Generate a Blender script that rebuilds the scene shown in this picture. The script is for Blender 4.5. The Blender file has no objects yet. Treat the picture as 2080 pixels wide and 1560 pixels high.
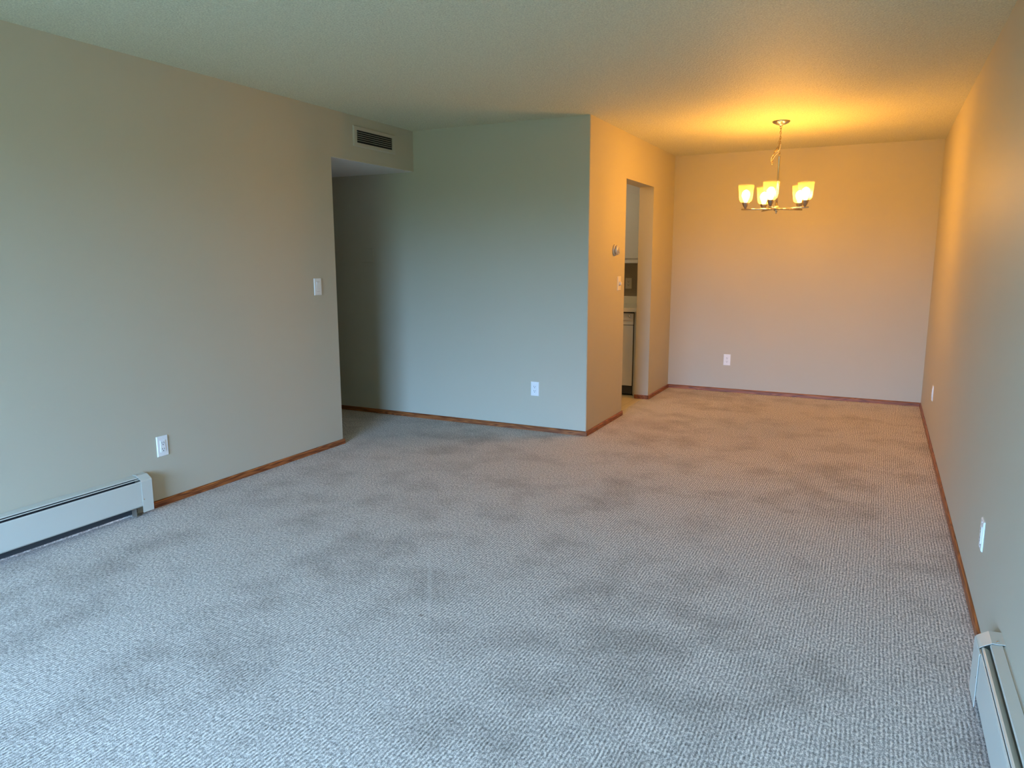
import bpy, bmesh, math
from mathutils import Vector, Matrix

C = bpy.context.scene.collection
SC = bpy.context.scene

# ------------------------------------------------------------------ camera
YAW, PITCH, ROLL, CAMZ, FPX = 0.46574, 0.16894, -0.00221, 1.383, 1480.29
fwd = Vector((-math.sin(YAW) * math.cos(PITCH), math.cos(YAW) * math.cos(PITCH), -math.sin(PITCH)))
rgt = Vector((math.cos(YAW), math.sin(YAW), 0))
upv = rgt.cross(fwd)
rr = rgt * math.cos(ROLL) + upv * math.sin(ROLL)
uu = -rgt * math.sin(ROLL) + upv * math.cos(ROLL)
cam_d = bpy.data.cameras.new('camera')
cam_d.sensor_fit = 'HORIZONTAL'
cam_d.sensor_width = 36.0
cam_d.lens = FPX * 36.0 / 2080.0
cam_d.clip_start = 0.02
cam = bpy.data.objects.new('camera', cam_d)
cam.matrix_world = Matrix(((rr.x, uu.x, -fwd.x, 0), (rr.y, uu.y, -fwd.y, 0),
                           (rr.z, uu.z, -fwd.z, CAMZ), (0, 0, 0, 1)))
C.objects.link(cam)
SC.camera = cam

# ------------------------------------------------------------------ tuning values
SKY = (0.31, 0.54, 1.0)
SKY_S = 72.0
GROUND = (0.45, 0.80, 0.25)
GROUND_S = 4.0
BULB_COL = (1.0, 0.435, 0.055)
BULB_S = 375.0
KITCHEN_S = 34.0
EXPOSURE = 0.0

# ------------------------------------------------------------------ world: blue sky above the horizon, trees and lawn below
world = bpy.data.worlds.new('world')
SC.world = world
world.use_nodes = True
wn, wl = world.node_tree.nodes, world.node_tree.links
wn.clear()
w_out = wn.new('ShaderNodeOutputWorld')
w_bg = wn.new('ShaderNodeBackground')
w_tc = wn.new('ShaderNodeTexCoord')
w_sep = wn.new('ShaderNodeSeparateXYZ')
w_rmp = wn.new('ShaderNodeValToRGB')
w_map = wn.new('ShaderNodeMapRange')
wl.new(w_tc.outputs['Generated'], w_sep.inputs[0])
w_map.inputs['From Min'].default_value = -0.5
w_map.inputs['From Max'].default_value = 0.5
wl.new(w_sep.outputs['Z'], w_map.inputs['Value'])
wl.new(w_map.outputs['Result'], w_rmp.inputs['Fac'])
e = w_rmp.color_ramp.elements
e[0].position = 0.50
e[0].color = tuple(c * GROUND_S / SKY_S for c in GROUND) + (1,)
e[1].position = 0.56
e[1].color = SKY + (1,)
wl.new(w_rmp.outputs['Color'], w_bg.inputs['Color'])
w_bg.inputs['Strength'].default_value = SKY_S
wl.new(w_bg.outputs[0], w_out.inputs['Surface'])

# ------------------------------------------------------------------ room dimensions (metres)
XL, XR, XK = -3.5876, 0.4180, -2.0097
YB, YM, YL, YF = 7.7965, 5.3009, 4.2635, -2.60
H, ZS, ZK = 2.44, 2.1124, 2.0659
YK1, YK2, TK = 6.189, 7.031, 0.1397
XKI = XK - TK
XH = -6.2                                    # end of hallway / kitchen
WIN = (-2.98, -0.55, 0.06, 2.16)             # opening of the patio window behind the camera

# portal in the patio window opening
pd = bpy.data.lights.new('window_portal', 'AREA')
pd.shape = 'RECTANGLE'
pd.size = WIN[1] - WIN[0]
pd.size_y = WIN[3] - WIN[2]
pd.cycles.is_portal = True
po = bpy.data.objects.new('window_portal', pd)
po.location = ((WIN[0] + WIN[1]) / 2, YF - 0.02, (WIN[2] + WIN[3]) / 2)
po.rotation_euler = (math.radians(90), 0, 0)
C.objects.link(po)

SC.view_settings.view_transform = 'Standard'
SC.view_settings.look = 'None'
SC.view_settings.gamma = 1.0
SC.view_settings.use_curve_mapping = False
SC.view_settings.exposure = EXPOSURE
SC.cycles.use_denoising = True
SC.cycles.use_adaptive_sampling = True
SC.cycles.adaptive_threshold = 0.02
SC.cycles.max_bounces = 10
SC.cycles.diffuse_bounces = 6
SC.cycles.transparent_max_bounces = 16
SC.cycles.sample_clamp_indirect = 6.0
SC.cycles.caustics_reflective = False
SC.cycles.caustics_refractive = True


# ------------------------------------------------------------------ helpers
def new_mat(name):
    m = bpy.data.materials.new(name)
    m.use_nodes = True
    n = m.node_tree.nodes
    return m, n, m.node_tree.links, n['Principled BSDF'], n['Material Output']


def plain(name, col, rough=0.5, metal=0.0, spec=0.5, bump=None):
    m, n, l, b, o = new_mat(name)
    b.inputs['Base Color'].default_value = (*col, 1)
    b.inputs['Roughness'].default_value = rough
    b.inputs['Metallic'].default_value = metal
    b.inputs['Specular IOR Level'].default_value = spec
    tc = n.new('ShaderNodeTexCoord')
    nz = n.new('ShaderNodeTexNoise')
    nz.inputs['Scale'].default_value = bump[0] if bump else 60.0
    nz.inputs['Detail'].default_value = 3.0
    l.new(tc.outputs['Object'], nz.inputs['Vector'])
    bp = n.new('ShaderNodeBump')
    bp.inputs['Strength'].default_value = bump[1] if bump else 0.03
    bp.inputs['Distance'].default_value = bump[2] if bump else 0.001
    l.new(nz.outputs['Fac'], bp.inputs['Height'])
    l.new(bp.outputs['Normal'], b.inputs['Normal'])
    return m


def mesh_obj(name, bm, mat, parent=None, smooth=False, loc=None):
    me = bpy.data.meshes.new(name)
    bmesh.ops.recalc_face_normals(bm, faces=bm.faces[:])
    bm.to_mesh(me)
    bm.free()
    if smooth:
        for p in me.polygons:
            p.use_smooth = True
    me.materials.append(mat)
    o = bpy.data.objects.new(name, me)
    C.objects.link(o)
    if parent:
        o.parent = parent
    if loc:
        o.location = loc
    return o


def box(bm, x0, x1, y0, y1, z0, z1, bev=0.0, seg=2):
    vs = [bm.verts.new((x, y, z)) for x in (x0, x1) for y in (y0, y1) for z in (z0, z1)]
    f = [(0, 1, 3, 2), (4, 6, 7, 5), (0, 4, 5, 1), (2, 3, 7, 6), (0, 2, 6, 4), (1, 5, 7, 3)]
    fs = [bm.faces.new([vs[i] for i in q]) for q in f]
    if bev:
        es = list({e for q in fs for e in q.edges})
        bmesh.ops.bevel(bm, geom=es, offset=bev, segments=seg, affect='EDGES', profile=0.5)
    return bm


def B(*a, **k):
    return box(bmesh.new(), *a, **k)


def prism(pts, axis, a0, a1, bm=None):
    """extrude a 2D polygon along an axis; pts are the other two coordinates in xyz order"""
    bm = bm or bmesh.new()

    def mk(p, a):
        q = list(p)
        q.insert(axis, a)
        return bm.verts.new(q)
    A = [mk(p, a0) for p in pts]
    Z = [mk(p, a1) for p in pts]
    n = len(pts)
    bm.faces.new(A)
    bm.faces.new(Z[::-1])
    for i in range(n):
        bm.faces.new((A[i], A[(i + 1) % n], Z[(i + 1) % n], Z[i]))
    return bm


def strip(pts, axis, a0, a1, thick, bm=None):
    """a thin bent sheet: the 2D polyline pts with thickness, extruded along axis"""
    P = [Vector(p) for p in pts]
    off = []
    for i, p in enumerate(P):
        t = Vector((0, 0))
        if i > 0:
            t += (p - P[i - 1]).normalized()
        if i < len(P) - 1:
            t += (P[i + 1] - p).normalized()
        t.normalize()
        off.append(p + Vector((-t.y, t.x)) * thick)
    return prism([tuple(p) for p in P] + [tuple(p) for p in off[::-1]], axis, a0, a1, bm)


def lathe(prof, seg=32, axis='Z', bm=None, org=(0, 0, 0), cap=True):
    bm = bm or bmesh.new()
    rings = []
    for r, h in prof:
        ring = []
        for i in range(seg):
            a = 2 * math.pi * i / seg
            p = (r * math.cos(a), r * math.sin(a), h)
            if axis == 'X':
                p = (h, p[0], p[1])
            elif axis == 'Y':
                p = (p[0], h, p[1])
            ring.append(bm.verts.new((p[0] + org[0], p[1] + org[1], p[2] + org[2])))
        rings.append(ring)
    for a, b in zip(rings, rings[1:]):
        for i in range(seg):
            bm.faces.new((a[i], a[(i + 1) % seg], b[(i + 1) % seg], b[i]))
    if cap:
        bm.faces.new(rings[0])
        bm.faces.new(rings[-1][::-1])
    return bm


def tube(path, r, seg=8, bm=None, closed=False):
    bm = bm or bmesh.new()
    P = [Vector(p) for p in path]
    n = len(P)
    rings = []
    prev = None
    for i in range(n):
        if closed:
            t = (P[(i + 1) % n] - P[i - 1]).normalized()
        else:
            t = (P[min(i + 1, n - 1)] - P[max(i - 1, 0)]).normalized()
        ref = prev if prev is not None else (Vector((0, 0, 1)) if abs(t.z) < 0.9 else Vector((1, 0, 0)))
        u = (ref - t * ref.dot(t)).normalized()
        prev = u
        v = t.cross(u)
        rings.append([bm.verts.new(P[i] + (u * math.cos(2 * math.pi * k / seg) + v * math.sin(2 * math.pi * k / seg)) * r)
                      for k in range(seg)])
    m = n if closed else n - 1
    for i in range(m):
        a, b = rings[i], rings[(i + 1) % n]
        for k in range(seg):
            bm.faces.new((a[k], a[(k + 1) % seg], b[(k + 1) % seg], b[k]))
    if not closed:
        bm.faces.new(rings[0][::-1])
        bm.faces.new(rings[-1])
    return bm


def thing(name, label, cat, loc=(0, 0, 0), rotz=0.0, group=None):
    o = bpy.data.objects.new(name, None)
    o.empty_display_size = 0.05
    C.objects.link(o)
    o.location = loc
    o.rotation_euler = (0, 0, rotz)
    o['label'] = label
    o['category'] = cat
    if group:
        o['group'] = group
    return o


def dup(root, loc, rotz, label):
    r = root.copy()
    C.objects.link(r)
    r.location = loc
    r.rotation_euler = (0, 0, rotz)
    r['label'] = label
    for ch in list(root.children):
        c = ch.copy()
        C.objects.link(c)
        c.parent = r
        for g in ch.children:
            d = g.copy()
            C.objects.link(d)
            d.parent = c
    return r


def struct(name, bm, mat, label, parent=None):
    o = mesh_obj(name, bm, mat, parent)
    o['kind'] = 'structure'
    o['label'] = label
    return o


# ------------------------------------------------------------------ materials
def wall_paint(name, col, rough=0.55, scale=220.0, strength=0.12, spec=0.3):
    m, n, l, b, o = new_mat(name)
    tc = n.new('ShaderNodeTexCoord')
    nz = n.new('ShaderNodeTexNoise')
    nz.inputs['Scale'].default_value = scale
    nz.inputs['Detail'].default_value = 4.0
    l.new(tc.outputs['Object'], nz.inputs['Vector'])
    big = n.new('ShaderNodeTexNoise')
    big.inputs['Scale'].default_value = 1.6
    big.inputs['Detail'].default_value = 2.0
    l.new(tc.outputs['Object'], big.inputs['Vector'])
    mix = n.new('ShaderNodeMix')
    mix.data_type = 'RGBA'
    mix.inputs['A'].default_value = (*[c * 0.975 for c in col], 1)
    mix.inputs['B'].default_value = (*[min(1, c * 1.025) for c in col], 1)
    l.new(big.outputs['Fac'], mix.inputs['Factor'])
    l.new(mix.outputs['Result'], b.inputs['Base Color'])
    b.inputs['Roughness'].default_value = rough
    b.inputs['Specular IOR Level'].default_value = spec
    bp = n.new('ShaderNodeBump')
    bp.inputs['Strength'].default_value = strength
    bp.inputs['Distance'].default_value = 0.002
    l.new(nz.outputs['Fac'], bp.inputs['Height'])
    l.new(bp.outputs['Normal'], b.inputs['Normal'])
    return m


M = {}
M['wall'] = wall_paint('greige_wall_paint', (0.51, 0.472, 0.365))
M['hall_ceiling'] = wall_paint('smooth_white_ceiling_paint', (0.78, 0.76, 0.74))
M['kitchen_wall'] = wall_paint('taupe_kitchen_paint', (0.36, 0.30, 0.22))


def ceiling_mat():
    m, n, l, b, o = new_mat('stippled_ceiling')
    tc = n.new('ShaderNodeTexCoord')
    vo = n.new('ShaderNodeTexVoronoi')
    vo.feature = 'SMOOTH_F1'
    vo.inputs['Scale'].default_value = 95.0
    vo.inputs['Smoothness'].default_value = 0.6
    nz = n.new('ShaderNodeTexNoise')
    nz.inputs['Scale'].default_value = 130.0
    nz.inputs['Detail'].default_value = 4.0
    nz.inputs['Roughness'].default_value = 0.65
    for t in (vo, nz):
        l.new(tc.outputs['Object'], t.inputs['Vector'])
    ad = n.new('ShaderNodeMath')
    ad.operation = 'SUBTRACT'
    l.new(nz.outputs['Fac'], ad.inputs[0])
    l.new(vo.outputs['Distance'], ad.inputs[1])
    bp = n.new('ShaderNodeBump')
    bp.inputs['Strength'].default_value = 0.55
    bp.inputs['Distance'].default_value = 0.006
    l.new(ad.outputs[0], bp.inputs['Height'])
    l.new(bp.outputs['Normal'], b.inputs['Normal'])
    rp = n.new('ShaderNodeValToRGB')
    rp.color_ramp.elements[0].position = 0.3
    rp.color_ramp.elements[0].color = (0.51, 0.51, 0.38, 1)
    rp.color_ramp.elements[1].position = 0.7
    rp.color_ramp.elements[1].color = (0.80, 0.80, 0.60, 1)
    l.new(nz.outputs['Fac'], rp.inputs['Fac'])
    l.new(rp.outputs['Color'], b.inputs['Base Color'])
    b.inputs['Roughness'].default_value = 0.6
    b.inputs['Specular IOR Level'].default_value = 0.35
    return m


M['ceiling'] = ceiling_mat()


def carpet_mat():
    m, n, l, b, o = new_mat('ribbed_loop_carpet')

    def math_(op, a=None, bb=None, c=None):
        t = n.new('ShaderNodeMath')
        t.operation = op
        for i, v in enumerate((a, bb, c)):
            if v is None:
                continue
            if isinstance(v, (int, float)):
                t.inputs[i].default_value = v
            else:
                l.new(v, t.inputs[i])
        return t.outputs[0]

    def mapping(scale, loc=(0, 0, 0)):
        mp = n.new('ShaderNodeMapping')
        mp.inputs['Scale'].default_value = scale
        mp.inputs['Location'].default_value = loc
        l.new(tc.outputs['Object'], mp.inputs['Vector'])
        return mp.outputs['Vector']

    def noise(vec, scale, detail=2.0, rough=0.5):
        t = n.new('ShaderNodeTexNoise')
        t.inputs['Scale'].default_value = scale
        t.inputs['Detail'].default_value = detail
        t.inputs['Roughness'].default_value = rough
        l.new(vec, t.inputs['Vector'])
        return t.outputs['Fac']

    tc = n.new('ShaderNodeTexCoord')
    sep = n.new('ShaderNodeSeparateXYZ')
    l.new(tc.outputs['Object'], sep.inputs[0])
    # ribs running along y, wobbling a little, 12.5 mm apart
    wob = noise(mapping((1, 0.5, 1)), 14.0, 2.0)
    xw = math_('MULTIPLY_ADD', wob, 0.012, sep.outputs['X'])
    ph = math_('MULTIPLY', xw, 2 * math.pi / 0.0125)
    rib = math_('SINE', ph)
    # tufts: stretched flecks along the ribs and fine yarn flecks
    tuft = noise(mapping((1.0, 0.60, 1.0)), 125.0, 3.0, 0.72)
    fleck = noise(mapping((1.0, 1.0, 1.0)), 330.0, 2.0, 0.7)
    brk = noise(mapping((1.0, 0.35, 1.0)), 38.0, 3.0, 0.7)            # ribs fade in and out
    amp = math_('MULTIPLY_ADD', brk, 0.36, -0.10)
    h1 = math_('MULTIPLY', rib, amp)
    h2 = math_('MULTIPLY_ADD', tuft, 1.10, h1)
    h3 = math_('MULTIPLY_ADD', fleck, 0.60, h2)                 # about 0.85 +- 0.35
    rp = n.new('ShaderNodeValToRGB')
    rp.color_ramp.elements[0].position = 0.48
    rp.color_ramp.elements[0].color = (0.100, 0.090, 0.080, 1)
    rp.color_ramp.elements[1].position = 1.0
    rp.color_ramp.elements[1].color = (0.94, 0.855, 0.77, 1)
    em = rp.color_ramp.elements.new(0.80)
    em.color = (0.462, 0.418, 0.376, 1)
    l.new(h3, rp.inputs['Fac'])
    # footprints and vacuum strokes: the pile lies darker in blotches
    bl = noise(mapping((1.0, 1.0, 1.0)), 3.4, 4.0, 0.6)
    bl2 = noise(mapping((1.2, 0.7, 1.0), (3.1, 1.7, 0)), 1.1, 2.0, 0.5)
    bs = math_('ADD', math_('MULTIPLY', bl, 0.65), math_('MULTIPLY', bl2, 0.35))
    br = n.new('ShaderNodeValToRGB')
    br.color_ramp.elements[0].position = 0.36
    br.color_ramp.elements[0].color = (0.74, 0.73, 0.72, 1)
    br.color_ramp.elements[1].position = 0.52
    br.color_ramp.elements[1].color = (1, 1, 1, 1)
    l.new(bs, br.inputs['Fac'])
    mul = n.new('ShaderNodeMix')
    mul.data_type = 'RGBA'
    mul.blend_type = 'MULTIPLY'
    mul.inputs['Factor'].default_value = 1.0
    l.new(rp.outputs['Color'], mul.inputs['A'])
    l.new(br.outputs['Color'], mul.inputs['B'])

    # one small brown spot and one pale pulled streak beside it
    def ellipse(cx, cy, rx, ry, ang, jit):
        ca, sa = math.cos(ang), math.sin(ang)
        dx = math_('SUBTRACT', sep.outputs['X'], cx)
        dy = math_('SUBTRACT', sep.outputs['Y'], cy)
        u = math_('ADD', math_('MULTIPLY', dx, ca / rx), math_('MULTIPLY', dy, sa / rx))
        v = math_('ADD', math_('MULTIPLY', dx, -sa / ry), math_('MULTIPLY', dy, ca / ry))
        d = math_('ADD', math_('MULTIPLY', u, u), math_('MULTIPLY', v, v))
        d = math_('MULTIPLY_ADD', tuft, jit, d)
        mr = n.new('ShaderNodeMapRange')
        mr.inputs['From Min'].default_value = 0.5 * jit + 0.2
        mr.inputs['From Max'].default_value = 0.5 * jit + 1.0
        mr.inputs['To Min'].default_value = 1.0
        mr.inputs['To Max'].default_value = 0.0
        l.new(d, mr.inputs['Value'])
        return mr.outputs['Result']
    spot = ellipse(-1.527, 2.234, 0.016, 0.012, 0.6, 0.7)
    streak = ellipse(-1.66, 2.50, 0.36, 0.012, math.atan2(2.83 - 2.20, -1.885 + 1.475), 1.2)
    m1 = n.new('ShaderNodeMix')
    m1.data_type = 'RGBA'
    l.new(math_('MULTIPLY', spot, 0.55), m1.inputs['Factor'])
    l.new(mul.outputs['Result'], m1.inputs['A'])
    m1.inputs['B'].default_value = (0.16, 0.11, 0.075, 1)
    m2 = n.new('ShaderNodeMix')
    m2.data_type = 'RGBA'
    l.new(math_('MULTIPLY', streak, 0.22), m2.inputs['Factor'])
    l.new(m1.outputs['Result'], m2.inputs['A'])
    m2.inputs['B'].default_value = (0.85, 0.82, 0.76, 1)
    l.new(m2.outputs['Result'], b.inputs['Base Color'])
    b.inputs['Roughness'].default_value = 0.95
    b.inputs['Specular IOR Level'].default_value = 0.1
    bp = n.new('ShaderNodeBump')
    bp.inputs['Strength'].default_value = 0.6
    bp.inputs['Distance'].default_value = 0.006
    l.new(h3, bp.inputs['Height'])
    l.new(bp.outputs['Normal'], b.inputs['Normal'])
    return m


M['carpet'] = carpet_mat()


def oak_mat(name, along):
    m, n, l, b, o = new_mat(name)
    tc = n.new('ShaderNodeTexCoord')
    mp = n.new('ShaderNodeMapping')
    sc = [9.0, 9.0, 9.0]
    sc[along] = 0.55
    mp.inputs['Scale'].default_value = sc
    l.new(tc.outputs['Object'], mp.inputs['Vector'])
    nz = n.new('ShaderNodeTexNoise')
    nz.inputs['Scale'].default_value = 3.2
    nz.inputs['Detail'].default_value = 2.0
    nz.inputs['Distortion'].default_value = 0.4
    l.new(mp.outputs['Vector'], nz.inputs['Vector'])
    mu = n.new('ShaderNodeMath')
    mu.operation = 'MULTIPLY'
    mu.inputs[1].default_value = 9.0
    l.new(nz.outputs['Fac'], mu.inputs[0])
    fr = n.new('ShaderNodeMath')
    fr.operation = 'PINGPONG'
    fr.inputs[1].default_value = 0.5
    l.new(mu.outputs[0], fr.inputs[0])
    rp = n.new('ShaderNodeValToRGB')
    rp.color_ramp.elements[0].position = 0.05
    rp.color_ramp.elements[0].color = (0.15, 0.036, 0.008, 1)
    rp.color_ramp.elements[1].position = 0.45
    rp.color_ramp.elements[1].color = (0.38, 0.122, 0.030, 1)
    l.new(fr.outputs[0], rp.inputs['Fac'])
    l.new(rp.outputs['Color'], b.inputs['Base Color'])
    b.inputs['Roughness'].default_value = 0.42
    return m


M['oak_x'] = oak_mat('stained_oak_along_x', 0)
M['oak_y'] = oak_mat('stained_oak_along_y', 1)


def vinyl_mat():
    m, n, l, b, o = new_mat('cream_vinyl_floor')
    tc = n.new('ShaderNodeTexCoord')
    br = n.new('ShaderNodeTexBrick')
    br.offset = 0.0
    br.inputs['Scale'].default_value = 1.0
    br.inputs['Brick Width'].default_value = 0.305
    br.inputs['Row Height'].default_value = 0.305
    br.inputs['Mortar Size'].default_value = 0.003
    br.inputs['Color1'].default_value = (0.66, 0.56, 0.38, 1)
    br.inputs['Color2'].default_value = (0.62, 0.52, 0.35, 1)
    br.inputs['Mortar'].default_value = (0.50, 0.42, 0.28, 1)
    l.new(tc.outputs['Object'], br.inputs['Vector'])
    l.new(br.outputs['Color'], b.inputs['Base Color'])
    b.inputs['Roughness'].default_value = 0.35
    return m


M['vinyl'] = vinyl_mat()
M['white_plastic'] = plain('white_plastic', (0.84, 0.84, 0.82), 0.3)
M['ivory_plastic'] = plain('ivory_plastic', (0.78, 0.72, 0.60), 0.35)
M['slot'] = plain('dark_slot', (0.02, 0.02, 0.022), 0.7)
M['bracket'] = plain('dull_brown_bracket', (0.13, 0.10, 0.07), 0.6)
M['white_metal'] = plain('white_enamelled_steel', (0.57, 0.565, 0.49), 0.35, spec=0.4, bump=(40, 0.04, 0.001))
M['dark_metal'] = plain('dark_shadowed_steel', (0.05, 0.055, 0.06), 0.6)  # colour darkened for the shade behind the heater panels; also the dishwasher tub
M['alum_fin'] = plain('shade_darkened_fins', (0.05, 0.05, 0.05), 0.5, 0.6)  # fins coloured near black to stand for shade inside the heaters
M['copper'] = plain('copper_pipe', (0.45, 0.22, 0.12), 0.4, 1.0)
M['steel'] = plain('bright_screw_steel', (0.8, 0.8, 0.8), 0.2, 1.0)
M['nickel'] = plain('brushed_nickel', (0.62, 0.56, 0.47), 0.24, 1.0)
M['dark_nickel'] = plain('dark_nickel', (0.46, 0.40, 0.35), 0.28, 1.0)
M['chain'] = plain('aged_brass_chain', (0.42, 0.31, 0.15), 0.3, 1.0)
M['vent_paint'] = plain('beige_painted_steel', (0.50, 0.46, 0.365), 0.45)
M['vent_dark'] = plain('dark_duct', (0.012, 0.012, 0.012), 0.8)
M['gray_plastic'] = plain('grey_beige_plastic', (0.42, 0.38, 0.32), 0.4)
M['thermo_cover'] = plain('satin_thermostat_cover', (0.60, 0.54, 0.44), 0.3, 0.3)
M['cabinet'] = plain('white_cabinet_paint', (0.78, 0.77, 0.74), 0.4)
M['counter'] = plain('cream_laminate', (0.80, 0.77, 0.66), 0.3)
M['appliance'] = plain('white_appliance', (0.76, 0.74, 0.70), 0.3)
M['filler'] = plain('pale_grey_filler', (0.52, 0.53, 0.51), 0.4)
M['toe'] = plain('grey_toe_kick', (0.50, 0.48, 0.45), 0.5)
M['frame'] = plain('white_window_frame', (0.8, 0.8, 0.78), 0.4)


def bulb_mat():
    m, n, l, b, o = new_mat('lit_bulb')
    n.remove(b)
    em = n.new('ShaderNodeEmission')
    em.inputs['Color'].default_value = (*BULB_COL, 1)
    em.inputs['Strength'].default_value = BULB_S
    l.new(em.outputs[0], o.inputs['Surface'])
    return m


def shade_mat():
    m, n, l, b, o = new_mat('frosted_glass_shade')
    n.remove(b)
    tr = n.new('ShaderNodeBsdfTransparent')
    tr.inputs['Color'].default_value = (1, 0.98, 0.93, 1)
    tl = n.new('ShaderNodeBsdfTranslucent')
    tl.inputs['Color'].default_value = (0.9, 0.82, 0.6, 1)
    rf = n.new('ShaderNodeBsdfRefraction')
    rf.inputs['Roughness'].default_value = 0.36
    rf.inputs['IOR'].default_value = 1.25
    gl = n.new('ShaderNodeBsdfGlossy')
    gl.inputs['Roughness'].default_value = 0.3
    lw = n.new('ShaderNodeLayerWeight')
    lw.inputs['Blend'].default_value = 0.25
    m1 = n.new('ShaderNodeMixShader')
    m1.inputs[0].default_value = 0.55
    l.new(rf.outputs[0], m1.inputs[1])
    l.new(tl.outputs[0], m1.inputs[2])
    mr = n.new('ShaderNodeMapRange')
    mr.inputs['To Min'].default_value = 0.095
    mr.inputs['To Max'].default_value = 0.160
    l.new(lw.outputs['Facing'], mr.inputs['Value'])
    m2 = n.new('ShaderNodeMixShader')
    l.new(mr.outputs['Result'], m2.inputs[0])
    l.new(tr.outputs[0], m2.inputs[1])
    l.new(m1.outputs[0], m2.inputs[2])
    m3 = n.new('ShaderNodeMixShader')
    m3.inputs[0].default_value = 0.02
    l.new(m2.outputs[0], m3.inputs[1])
    l.new(gl.outputs[0], m3.inputs[2])
    l.new(m3.outputs[0], o.inputs['Surface'])
    return m


M['bulb'] = bulb_mat()
M['shade'] = shade_mat()


def pane_mat():
    m, n, l, b, o = new_mat('clear_window_glass')
    n.remove(b)
    tr = n.new('ShaderNodeBsdfTransparent')
    tr.inputs['Color'].default_value = (0.95, 0.97, 0.95, 1)
    gl = n.new('ShaderNodeBsdfGlossy')
    gl.inputs['Roughness'].default_value = 0.02
    mx = n.new('ShaderNodeMixShader')
    mx.inputs[0].default_value = 0.04
    l.new(tr.outputs[0], mx.inputs[1])
    l.new(gl.outputs[0], mx.inputs[2])
    l.new(mx.outputs[0], o.inputs['Surface'])
    return m


M['pane'] = pane_mat()

# ------------------------------------------------------------------ setting
bm = bmesh.new()
box(bm, XL - 0.12, XR + 0.12, YF - 0.12, YM, -0.10, 0)
box(bm, XH, XL - 0.12, YL - 0.12, YM, -0.10, 0)
box(bm, XL + 0.0002, XL + 0.007, YF, 2.49, 0, 0.008)      # carpet edge turned up under the heater
box(bm, XK - 0.055, XR + 0.12, YM, YB + 0.12, -0.10, 0)
struct('floor', bm, M['carpet'], 'grey-beige ribbed loop carpet over the whole living and dining area')
struct('floor_kitchen', B(XH, XK - 0.055, YM, YB + 0.12, -0.10, -0.003), M['vinyl'], 'cream vinyl kitchen floor seen through the opening')
struct('ceiling', B(XH, XR + 0.12, YF - 0.12, YB + 0.12, H, H + 0.1), M['ceiling'], 'white stippled ceiling')
struct('ceiling_hall', box(B(XH, XL - 0.12, YL - 0.12, YM, ZS, H), XL - 0.12, XL - 0.0004, YL, YM, ZS, ZS + 0.0014), M['hall_ceiling'], 'lowered smooth ceiling of the dark hallway')

# left wall with the header over the hallway mouth (header underside is the start of the lowered ceiling)
bm = bmesh.new()
box(bm, XL - 0.12, XL, YF, YL - 0.004, 0, H)
prism([(XL - 0.116, YL), (XL - 0.12, YL - 0.004), (XL, YL - 0.004), (XL - 0.004, YL)], 2, 0, ZS + 0.0015, bm)
box(bm, XL - 0.12, XL, YL - 0.004, YM, ZS + 0.0015, H)
struct('wall_left', bm, M['wall'], 'long greige left wall with a header over the hallway mouth')
struct('wall_hall', B(XH, XL - 0.12, YL - 0.12, YL, 0, ZS), M['wall'], 'near wall of the dark hallway')
struct('wall_hall_end', B(XH - 0.12, XH, YL - 0.12, YB + 0.12, 0, H), M['wall'], 'far end wall of the hallway and kitchen')
bm = bmesh.new()
box(bm, XH, XKI, YM, YM + 0.12, 0, H)
struct('wall_middle', bm, M['wall'], 'greige wall between the hallway mouth and the kitchen corner')
bm = bmesh.new()
prism([(XKI, YM), (XK - 0.005, YM), (XK, YM + 0.005), (XK, YK1), (XKI, YK1)], 2, 0, H, bm)
box(bm, XKI, XK, YK1, YK2, ZK, H)
box(bm, XKI, XK, YK2, YB, 0, H)
struct('wall_kitchen', bm, M['wall'], 'wall with a doorless opening into the kitchen')
struct('wall_back', B(XKI, XR + 0.12, YB, YB + 0.12, 0, H), M['wall'], 'far dining wall behind the chandelier')
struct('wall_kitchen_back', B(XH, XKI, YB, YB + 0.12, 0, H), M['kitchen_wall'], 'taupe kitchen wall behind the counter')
struct('wall_right', B(XR, XR + 0.12, YF, YB, 0, H), M['wall'], 'long greige right wall')
bm = bmesh.new()
box(bm, XL - 0.12, WIN[0], YF - 0.12, YF, 0, H)
box(bm, WIN[1], XR + 0.12, YF - 0.12, YF, 0, H)
box(bm, WIN[0], WIN[1], YF - 0.12, YF, WIN[3], H)
box(bm, WIN[0], WIN[1], YF - 0.12, YF, 0, WIN[2])
struct('wall_front', bm, M['wall'], 'wall with the patio window behind the camera')
bm = bmesh.new()
w0, w1, z0, z1 = WIN
for a, b_ in ((w0, w0 + 0.05), ((w0 + w1) / 2 - 0.04, (w0 + w1) / 2 + 0.04), (w1 - 0.05, w1)):
    box(bm, a, b_, YF - 0.10, YF - 0.05, z0, z1)
for a, b_ in ((z0, z0 + 0.06), (z1 - 0.05, z1)):
    box(bm, w0 + 0.05, w1 - 0.05, YF - 0.099, YF - 0.051, a, b_)
wf = struct('window_1', bm, M['frame'], 'white sliding patio window behind the camera')
mesh_obj('pane', B(w0 + 0.05, w1 - 0.05, YF - 0.078, YF - 0.074, z0 + 0.06, z1 - 0.05), M['pane'], wf)

# baseboards -------------------------------------------------------
HB, TB = 0.038, 0.011


def base_profile(sign, org):
    return [(org, 0), (org + sign * TB, 0), (org + sign * TB, HB - 0.007), (org + sign * (TB - 0.004), HB - 0.001),
            (org + sign * (TB - 0.007), HB), (org, HB)]


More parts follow.
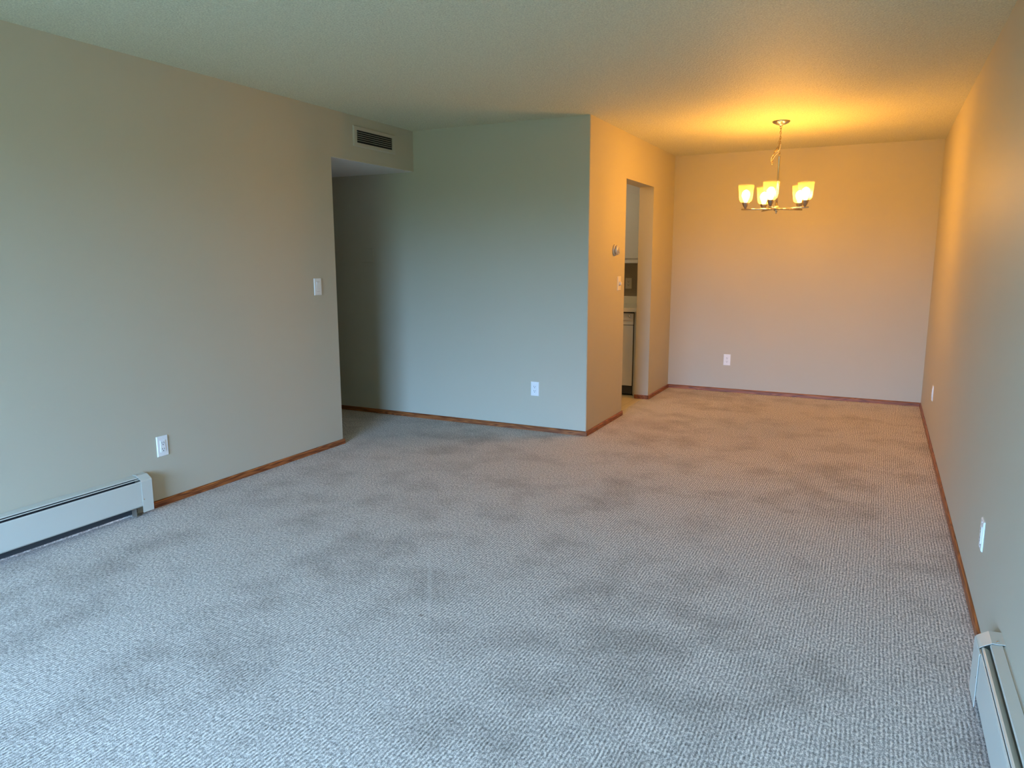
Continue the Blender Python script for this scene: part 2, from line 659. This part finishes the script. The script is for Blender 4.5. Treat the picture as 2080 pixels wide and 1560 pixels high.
Y0H = 2.572
struct('baseboard_left', prism(base_profile(1, XL), 1, Y0H, YL + TB), M['oak_y'], 'stained oak baseboard along the left wall')
bm = prism(base_profile(-1, YM), 0, XH, XK + TB)
struct('baseboard_middle', bm, M['oak_x'], 'stained oak baseboard along the middle wall')
bm = prism(base_profile(1, XK), 1, YM - TB + 0.0005, YK1 + TB)
box(bm, XK - 0.055, XK, YK1 + 0.0005, YK1 + TB, 0, HB + 0.004)
struct('baseboard_kitchen', bm, M['oak_y'], 'stained oak baseboard from the corner to the kitchen opening')
bm = prism(base_profile(1, XK), 1, YK2 - TB, YB)
box(bm, XKI, XK + TB * 0.6, YK2 - TB, YK2, 0, HB)
struct('baseboard_dining', bm, M['oak_y'], 'stained oak baseboard wrapping the jamb past the kitchen opening')
struct('baseboard_back', prism(base_profile(-1, YB), 0, XK + TB, XR - TB), M['oak_x'], 'stained oak baseboard along the far dining wall')
struct('baseboard_right', prism(base_profile(-1, XR), 1, 2.585, YB), M['oak_y'], 'stained oak baseboard along the right wall')

# ------------------------------------------------------------------ electrical plates (local: wall plane y=0, facing -y, x across)


def plate_mesh(w, h, t=0.006):
    bm = bmesh.new()
    rings = []
    for (ww, hh, yy) in ((w, h, 0), (w, h, -t * 0.45), (w - 0.006, h - 0.006, -t)):
        rings.append([bm.verts.new((sx * ww / 2, yy, sz * hh / 2)) for sx, sz in ((-1, -1), (1, -1), (1, 1), (-1, 1))])
    for a, b_ in zip(rings, rings[1:]):
        for i in range(4):
            bm.faces.new((a[i], a[(i + 1) % 4], b_[(i + 1) % 4], b_[i]))
    bm.faces.new(rings[0])
    bm.faces.new(rings[-1][::-1])
    return bm


def plate_screws(t, m, dz=0.0484):
    for s in (-1, 1):
        mesh_obj('screw', lathe([(0.0028, -0.0058), (0.0028, -0.0068), (0.0018, -0.0072)], 12, 'Y', org=(0, 0, s * dz)), m, t)


def make_outlet(label, loc, rotz, plate_mat='white_plastic', group=None):
    t = thing('wall_outlet', label, 'outlet', loc, rotz, group)
    mesh_obj('cover_plate', plate_mesh(0.072, 0.117), M[plate_mat], t)
    rc = mesh_obj('receptacle', B(-0.0168, 0.0168, -0.0088, -0.0055, -0.0335, 0.0335, bev=0.0012), M[plate_mat], t)
    for s in (-1, 1):
        zc = s * 0.0175
        for dx in (-0.0064, 0.0064):
            hh = 0.0042 if dx > 0 else 0.005
            mesh_obj('slot', B(dx - 0.0012, dx + 0.0012, -0.0090, -0.0087, zc + 0.003 - hh, zc + 0.003 + hh), M['slot'], rc)
        mesh_obj('ground_hole', lathe([(0.0030, -0.0087), (0.0030, -0.0090)], 14, 'Y', org=(0, 0, zc - 0.0085)), M['slot'], rc)
    plate_screws(t, M[plate_mat])
    return t


out0 = make_outlet('white wall outlet on the pale blue-lit middle wall, left of its corner', (-2.4545, YM, 0.3475), 0, group='white wall outlets')
dup(out0, (-1.389, YB, 0.3415), 0, 'white wall outlet low on the far dining wall below the chandelier')
dup(out0, (XL, 2.705, 0.343), math.radians(90), 'white wall outlet on the left wall, above the end of the baseboard heater')
dup(out0, (XR, 6.395, 0.362), math.radians(-90), 'far outlet on the right wall near the dining corner, seen edge-on')
dup(out0, (XR, 3.180, 0.342), math.radians(-90), 'near outlet on the right wall beyond the heater, seen edge-on')
make_outlet('ivory wall outlet on taupe kitchen wall above the counter', (-2.481, YB, 1.125), 0, 'ivory_plastic')

sw = thing('light_switch', 'white rocker light switch on the left wall beside the hallway mouth', 'light switch',
           (XL, 4.056, 1.196), math.radians(90))
mesh_obj('cover_plate', plate_mesh(0.074, 0.119), M['white_plastic'], sw)
bm = prism([(-0.0055, -0.0335), (-0.0082, -0.0335), (-0.0070, 0), (-0.0115, 0.0335), (-0.0055, 0.0335)], 0, -0.0165, 0.0165)
mesh_obj('rocker', bm, M['white_plastic'], sw)
bm = bmesh.new()
for a in ((-0.0178, -0.0165, -0.0345, 0.0345), (0.0165, 0.0178, -0.0345, 0.0345), (-0.0178, 0.0178, 0.0335, 0.0348), (-0.0178, 0.0178, -0.0348, -0.0335)):
    box(bm, a[0], a[1], -0.0063, -0.0058, a[2], a[3])
mesh_obj('rocker_gap', bm, M['gray_plastic'], sw)
plate_screws(sw, M['white_plastic'])

dm = thing('dimmer_switch', 'pale dimmer switch with round knob beside the kitchen opening', 'dimmer', (XK, 6.041, 1.181), math.radians(90))
mesh_obj('cover_plate', plate_mesh(0.080, 0.120), M['ivory_plastic'], dm)
mesh_obj('knob', lathe([(0.0165, -0.006), (0.0165, -0.009), (0.0150, -0.0215), (0.0135, -0.024), (0.006, -0.0245)], 28, 'Y'), M['ivory_plastic'], dm, smooth=False)
mesh_obj('shaft_ring', lathe([(0.019, -0.0055), (0.019, -0.0072)], 24, 'Y'), M['gray_plastic'], dm)
plate_screws(dm, M['ivory_plastic'])

th = thing('thermostat', 'round thermostat on the kitchen wall above the dimmer switch', 'thermostat', (XK, 5.903, 1.460), math.radians(90))
mesh_obj('base_ring', lathe([(0.047, 0.0), (0.048, -0.004), (0.047, -0.012), (0.043, -0.016)], 40, 'Y'), M['thermo_cover'], th, True)
mesh_obj('groove', lathe([(0.036, -0.015), (0.036, -0.022)], 36, 'Y'), M['slot'], th)
mesh_obj('dial_ring', lathe([(0.040, -0.021), (0.042, -0.024), (0.040, -0.034), (0.034, -0.040), (0.028, -0.041)], 40, 'Y'), M['thermo_cover'], th, True)
mesh_obj('centre_cover', lathe([(0.027, -0.040), (0.026, -0.044), (0.018, -0.0475), (0.006, -0.049)], 36, 'Y'), M['gray_plastic'], th, True)

bp_ = thing('blank_plate', 'blank wall plate painted wall colour in the shaded hallway', 'wall plate', (-4.094, YM, 1.421))
mesh_obj('plate', plate_mesh(0.126, 0.116, 0.005), M['wall'], bp_)

# ------------------------------------------------------------------ air vent over the hallway mouth (local: faces -y, x across)
vn = thing('air_vent', 'beige painted return air grille on the header over the hallway mouth', 'vent', (XL, 4.777, 2.296), math.radians(90))
VW, VH, OW, OH = 0.526, 0.150, 0.446, 0.090
bm = bmesh.new()
rings = []
for (ww, hh, yy) in ((VW, VH, 0), (VW, VH, -0.004), (VW - 0.012, VH - 0.012, -0.010), (OW + 0.004, OH + 0.004, -0.010), (OW, OH, -0.007), (OW, OH, -0.0015)):
    rings.append([bm.verts.new((sx * ww / 2, yy, sz * hh / 2)) for sx, sz in ((-1, -1), (1, -1), (1, 1), (-1, 1))])
for a, b_ in zip(rings, rings[1:]):
    for i in range(4):
        bm.faces.new((a[i], a[(i + 1) % 4], b_[(i + 1) % 4], b_[i]))
mesh_obj('frame', bm, M['vent_paint'], vn)
mesh_obj('duct_opening', B(-OW / 2, OW / 2, -0.0016, -0.0008, -OH / 2, OH / 2), M['vent_dark'], vn)
for i in range(26):
    x = -OW / 2 + OW * (i + 0.5) / 26
    mesh_obj('rear_vane', B(x - 0.0008, x + 0.0008, -0.0045, -0.0018, -OH / 2, OH / 2), M['vent_dark'], vn)
for i in range(5):
    z = -OH / 2 + OH * (i + 1) / 6
    bm = prism([(-0.0050, z - 0.0006), (-0.0110, z - 0.0004), (-0.0110, z + 0.0018), (-0.0050, z + 0.0010)], 0, -OW / 2, OW / 2)
    mesh_obj('louver', bm, M['vent_paint'], vn)
for s in (-1, 1):
    mesh_obj('screw', lathe([(0.004, -0.0098), (0.004, -0.0112), (0.002, -0.012)], 12, 'Y', org=(s * (VW / 2 - 0.02), 0, 0)), M['vent_paint'], vn)


# ------------------------------------------------------------------ baseboard heaters (local: x = distance from wall, y along wall, z up)
def heater(label, loc, rotz, y0, y1, cap_lo, cap_hi):
    t = thing('baseboard_heater', label, 'heater', loc, rotz, 'baseboard heaters')
    mesh_obj('back_plate', B(0.0, 0.0025, y0, y1, 0.12, 0.222), M['white_metal'], t)
    mesh_obj('top_cover', strip([(0.0025, 0.2195), (0.006, 0.2175), (0.0085, 0.2215), (0.040, 0.2165), (0.0415, 0.211)], 1, y0, y1, 0.0015), M['white_metal'], t)
    mesh_obj('damper', strip([(0.0440, 0.2045), (0.0475, 0.2065), (0.0490, 0.2030)], 1, y0, y1, 0.0015), M['white_metal'], t)
    mesh_obj('front_panel', strip([(0.0610, 0.1935), (0.0640, 0.1965), (0.0650, 0.190), (0.0650, 0.062), (0.0600, 0.056), (0.050, 0.055)], 1, y0, y1, 0.0015), M['white_metal'], t)
    bm = bmesh.new()
    for i in range(int((y1 - y0) / 0.02)):
        yy = y0 + 0.01 + i * 0.02
        box(bm, 0.008, 0.052, yy, yy + 0.0006, 0.075, 0.150)
    el = mesh_obj('heating_element', bm, M['alum_fin'], t)
    mesh_obj('pipe', lathe([(0.011, y0), (0.011, y1)], 14, 'Y', org=(0.030, 0, 0.112)), M['copper'], el)
    mesh_obj('rear_painted_shade', B(0.0002, 0.0036, y0, y1, 0.0085, 0.20), M['dark_metal'], t)  # dark sheet standing in for the shade under and behind the panel
    if cap_hi:
        a, b_ = y1 - cap_lo, y1 + cap_hi
        prof = [(0.0, 0.2245), (0.034, 0.2225), (0.058, 0.2065), (0.0655, 0.2005), (0.0680, 0.1930), (0.0680, 0.022)]
        bm = strip(prof, 1, a, b_, 0.0015)
        prism([(0.0, 0.222)] + [(p[0] - 0.0006, p[1] - 0.0006) for p in prof[1:]] + [(0.0, 0.022)], 1, b_ - 0.0015, b_ - 0.0001, bm)
        cp = mesh_obj('end_cap', bm, M['white_metal'], t)
        mesh_obj('screw', lathe([(0.0035, 0.0678), (0.0035, 0.0700), (0.002, 0.0708)], 12, 'X', org=(0, a + 0.010, 0.095)), M['steel'], cp)
        mesh_obj('screw', lathe([(0.004, 0.2238), (0.004, 0.2262), (0.002, 0.2270)], 12, 'Z', org=(0.018, a + 0.014, 0)), M['steel'], cp)
        mesh_obj('bracket', B(0.012, 0.052, a - 0.030, a - 0.027, 0.001, 0.060), M['bracket'], t)
    return t


heater('white baseboard heater along the left wall below the outlet', (XL, 0, 0), 0, YF + 0.15, 2.515, 0.010, 0.055)
# on the right wall the heater is turned to face -x; its own y axis then runs towards -y
hr = thing('baseboard_heater', 'white baseboard heater along the right wall at the lower right corner', 'heater', (XR, 0, 0), math.pi, 'baseboard heaters')


def mirrored_heater():
    t = hr
    y0, y1 = -2.50, -(YF + 0.15)
    mesh_obj('back_plate', B(0.0, 0.0025, y0, y1, 0.12, 0.222), M['white_metal'], t)
    mesh_obj('top_cover', strip([(0.0025, 0.2195), (0.006, 0.2175), (0.0085, 0.2215), (0.036, 0.2185), (0.0375, 0.212)], 1, y0, y1, 0.0015), M['white_metal'], t)
    mesh_obj('damper', strip([(0.030, 0.188), (0.041, 0.199), (0.0535, 0.2045), (0.0575, 0.2030), (0.0585, 0.1995)], 1, y0, y1, 0.0015), M['white_metal'], t)
    mesh_obj('front_panel', strip([(0.0610, 0.1985), (0.0640, 0.1965), (0.0650, 0.188), (0.0650, 0.062), (0.0600, 0.056), (0.050, 0.055)], 1, y0, y1, 0.0015), M['white_metal'], t)
    bm = bmesh.new()
    for i in range(int((y1 - y0) / 0.02)):
        yy = y0 + 0.01 + i * 0.02
        box(bm, 0.008, 0.052, yy, yy + 0.0006, 0.075, 0.150)
    el = mesh_obj('heating_element', bm, M['alum_fin'], t)
    mesh_obj('pipe', lathe([(0.011, y0), (0.011, y1)], 14, 'Y', org=(0.030, 0, 0.112)), M['copper'], el)
    mesh_obj('rear_painted_shade', B(0.0002, 0.0036, y0, y1, 0.0085, 0.20), M['dark_metal'], t)  # same dark sheet, shade put in as colour behind the panel
    a, b_ = -2.585, -2.462
    prof = [(0.0, 0.2245), (0.034, 0.2225), (0.058, 0.2065), (0.0655, 0.2005), (0.0680, 0.1930), (0.0680, 0.022)]
    # only a narrow band of the cap wraps over the top; the front flange is longer
    bm = strip(prof[:4], 1, a, a + 0.085, 0.0015)
    strip(prof[3:], 1, a, b_, 0.0015, bm)
    prism([(0.0, 0.222)] + [(p[0] - 0.0006, p[1] - 0.0006) for p in prof[1:]] + [(0.0, 0.022)], 1, a + 0.0001, a + 0.0015, bm)
    cp = mesh_obj('end_cap', bm, M['white_metal'], t)
    mesh_obj('screw', lathe([(0.0035, 0.0678), (0.0035, 0.0700), (0.002, 0.0708)], 12, 'X', org=(0, b_ - 0.012, 0.115)), M['steel'], cp)
    mesh_obj('screw', lathe([(0.004, 0.2238), (0.004, 0.2262), (0.002, 0.2270)], 12, 'Z', org=(0.018, a + 0.070, 0)), M['steel'], cp)


mirrored_heater()

# ------------------------------------------------------------------ chandelier
CX, CY = -0.787, 6.236
ch = thing('chandelier', 'lit five-light nickel chandelier with frosted glass shades hanging in the dining area', 'chandelier', (CX, CY, H))
vd = Vector((CX, CY, 0)).normalized()                 # away from the camera
vr = Vector((vd.y, -vd.x, 0))                         # to the right in the picture
ZR = 1.775 - H                                        # arms, local z
cp = mesh_obj('canopy', lathe([(0.066, -0.0005), (0.067, -0.004), (0.058, -0.014), (0.036, -0.024), (0.016, -0.029), (0.009, -0.036), (0.009, -0.040)], 40), M['nickel'], ch, True)
# chain
bm = bmesh.new()


def link(bm, c, axis_dir, side, L=0.026, W=0.011, r=0.0021):
    d = Vector(axis_dir).normalized()
    s = Vector(side)
    s = (s - d * s.dot(d)).normalized()
    pts = []
    for k in range(14):
        a = 2 * math.pi * k / 14
        pts.append(Vector(c) + d * (math.sin(a) * L / 2) + s * (math.cos(a) * W / 2))
    tube(pts, r, 6, bm, closed=True)


zc = -0.046
k = 0
while zc > -0.245:
    link(bm, (0, 0, zc), (0, 0, 1), vr if k % 2 == 0 else vd)
    zc -= 0.0195
    k += 1
mesh_obj('chain', bm, M['chain'], ch, True)
bm = bmesh.new()
exc = [Vector((0, 0, -0.125)), vr * -0.010 + Vector((0, 0, -0.150)), vr * -0.006 + Vector((0, 0, -0.172)), vr * -0.014 + Vector((0, 0, -0.196)),
       vr * -0.030 + Vector((0, 0, -0.222)), vr * -0.044 + Vector((0, 0, -0.252)), vr * -0.050 + Vector((0, 0, -0.286)), vr * -0.051 + Vector((0, 0, -0.318))]
dense = []
for a, b_ in zip(exc, exc[1:]):
    n_ = max(1, round((b_ - a).length / 0.0185))
    for i in range(n_):
        dense.append(a.lerp(b_, i / n_))
dense.append(exc[-1])
for i in range(len(dense) - 1):
    link(bm, (dense[i] + dense[i + 1]) / 2, dense[i + 1] - dense[i], vr if i % 2 else vd)
mesh_obj('spare_chain', bm, M['chain'], ch, True)
cord = [vr * 0.004 + Vector((0, 0, -0.03))]
for i in range(1, 12):
    cord.append(vr * (0.007 * math.sin(i * 1.1)) + vd * (0.006 * math.cos(i * 1.1)) + Vector((0, 0, -0.03 - 0.021 * i)))
mesh_obj('cord', tube(cord, 0.0022, 6), M['ivory_plastic'], ch, True)
loop = [Vector((0, 0, -0.215)), vr * -0.022 + Vector((0, 0, -0.226)), vr * -0.045 + Vector((0, 0, -0.245)), vr * -0.058 + Vector((0, 0, -0.275)),
        vr * -0.058 + Vector((0, 0, -0.300)), vr * -0.050 + Vector((0, 0, -0.290)), vr * -0.036 + Vector((0, 0, -0.262)), vr * -0.012 + Vector((0, 0, -0.236))]
mesh_obj('cord_loop', tube(loop, 0.0024, 6), M['ivory_plastic'], ch, True)
mesh_obj('column', lathe([(0.004, -0.245), (0.009, -0.255), (0.009, -0.272), (0.0075, -0.276), (0.0085, ZR + 0.22), (0.0095, ZR + 0.215), (0.0085, ZR + 0.21), (0.009, ZR + 0.02)], 24), M['nickel'], ch, True)
hub = mesh_obj('hub', lathe([(0.020, ZR + 0.022), (0.020, ZR + 0.010), (0.014, ZR + 0.008), (0.014, ZR - 0.008), (0.020, ZR - 0.010), (0.020, ZR - 0.014), (0.010, ZR - 0.016)], 28), M['nickel'], ch)
mesh_obj('finial', lathe([(0.009, ZR - 0.015), (0.009, ZR - 0.022), (0.006, ZR - 0.026), (0.0075, ZR - 0.031), (0.004, ZR - 0.038)], 20), M['dark_nickel'], hub, True)
RA = 0.235
for deg in (255.2, 327.2, 39.2, 111.2, 183.2):
    a = math.radians(deg)
    d = vr * math.cos(a) + vd * math.sin(a)
    tq = Vector((-d.y, d.x, 0))
    off = tq * 0.016
    z = Vector((0, 0, ZR))
    arm = mesh_obj('arm', tube([d * -0.055 + off + z, d * 0.10 + off + z, d * (RA + 0.030) + off + z], 0.0058, 10), M['nickel'], ch, True)
    c = d * RA + off + z
    o3 = (c.x, c.y, c.z)
    sk = mesh_obj('socket_cup', lathe([(0.006, 0.004), (0.009, 0.010), (0.015, 0.020), (0.0225, 0.036), (0.0265, 0.050), (0.0275, 0.054), (0.024, 0.055)], 28, org=o3), M['dark_nickel'], arm, True)
    sh = mesh_obj('shade', lathe([(0.0265, 0.055), (0.0385, 0.060), (0.0460, 0.070), (0.0500, 0.088), (0.0538, 0.122), (0.0573, 0.155), (0.0608, 0.188)], 36, org=o3, cap=False), M['shade'], arm, True)
    mesh_obj('bulb', lathe([(0.010, 0.056), (0.014, 0.072), (0.0225, 0.092), (0.0270, 0.112), (0.0245, 0.132), (0.0150, 0.145), (0.004, 0.150)], 24, org=o3), M['bulb'], arm, True)

# ------------------------------------------------------------------ kitchen seen through the opening
YC = 7.12
dw = thing('dishwasher', 'white dishwasher under the kitchen counter, seen through the opening', 'dishwasher', (-2.505, 7.15, 0))
mesh_obj('tub', B(-0.296, 0.285, 0.02, 0.60, 0.012, 0.853), M['dark_metal'], dw)
mesh_obj('door_panel', B(-0.293, 0.288, 0.0, 0.018, 0.100, 0.722, bev=0.004), M['appliance'], dw)
ctl = mesh_obj('control_panel', prism([(0.018, 0.728), (0.0, 0.728), (0.006, 0.765), (0.0, 0.772), (-0.004, 0.780), (-0.004, 0.838), (0.002, 0.845), (0.018, 0.845)], 0, -0.293, 0.288), M['appliance'], dw)
mesh_obj('knob', lathe([(0.012, -0.003), (0.0125, -0.012), (0.010, -0.018), (0.004, -0.020)], 24, 'Y', org=(0.252, 0, 0.812)), M['steel'], ctl, True)
mesh_obj('toe_kick', B(-0.293, 0.288, 0.035, 0.045, 0.012, 0.092), M['toe'], dw)

ct = thing('countertop', 'cream kitchen countertop with low backsplash above the dishwasher', 'countertop', (XKI - 0.001, YB, 0))
mesh_obj('worktop', B(-2.6, 0, YC - YB, -0.001, 0.860, 0.900, bev=0.003), M['counter'], ct)
mesh_obj('backsplash', B(-2.6, 0, -0.020, -0.001, 0.900, 0.985, bev=0.002), M['counter'], ct)
fp = mesh_obj('filler_panel', B(-2.207, XKI - 0.001, 7.155, 7.78, 0.0, 0.859), M['filler'])
fp['label'] = 'narrow pale filler panel between dishwasher and jamb of the kitchen opening'
fp['category'] = 'panel'
bc = thing('base_cabinet', 'white base cabinet left of the dishwasher in the kitchen', 'cabinet', (-2.81, 7.15, 0))
mesh_obj('body', B(-1.0, -0.002, 0.02, 0.62, 0.09, 0.859), M['cabinet'], bc)
mesh_obj('door', B(-0.50, -0.006, 0.0, 0.02, 0.11, 0.845, bev=0.003), M['cabinet'], bc)
mesh_obj('plinth', B(-1.0, -0.002, 0.07, 0.09, -0.002, 0.09), M['toe'], bc)
uc = thing('upper_cabinet', 'white upper kitchen cabinet seen through the top of the opening', 'cabinet', (XKI - 0.001, YB, 0))
mesh_obj('body', B(-2.0, 0, -0.31, -0.001, 1.38, 2.045), M['cabinet'], uc)
mesh_obj('door', B(-0.56, -0.012, -0.328, -0.3105, 1.395, 2.0465, bev=0.002), M['cabinet'], uc)
mesh_obj('light_rail', B(-2.0, 0, -0.325, -0.302, 1.345, 1.3795), M['cabinet'], uc)
struct('trim_1', B(XH, XKI, 7.472, YB, 2.047, H), M['hall_ceiling'], 'soffit above the upper kitchen cabinets')

kl = thing('added_ceiling_light', 'unseen round ceiling light added to brighten the kitchen beyond the opening', 'ceiling light', (-3.05, 6.45, H))  # unseen lamp, added because the kitchen came out too dark
mesh_obj('base', lathe([(0.15, -0.0005), (0.15, -0.020), (0.145, -0.022)], 36), M['white_metal'], kl)
m_, n_, l_, b_, o_ = new_mat('lit_diffuser')
n_.remove(b_)
em_ = n_.new('ShaderNodeEmission')
em_.inputs['Color'].default_value = (1.0, 0.80, 0.52, 1)
em_.inputs['Strength'].default_value = KITCHEN_S
l_.new(em_.outputs[0], o_.inputs['Surface'])
mesh_obj('diffuser', lathe([(0.140, -0.0225), (0.138, -0.045), (0.110, -0.075), (0.06, -0.092), (0.01, -0.096)], 36), m_, kl, True)
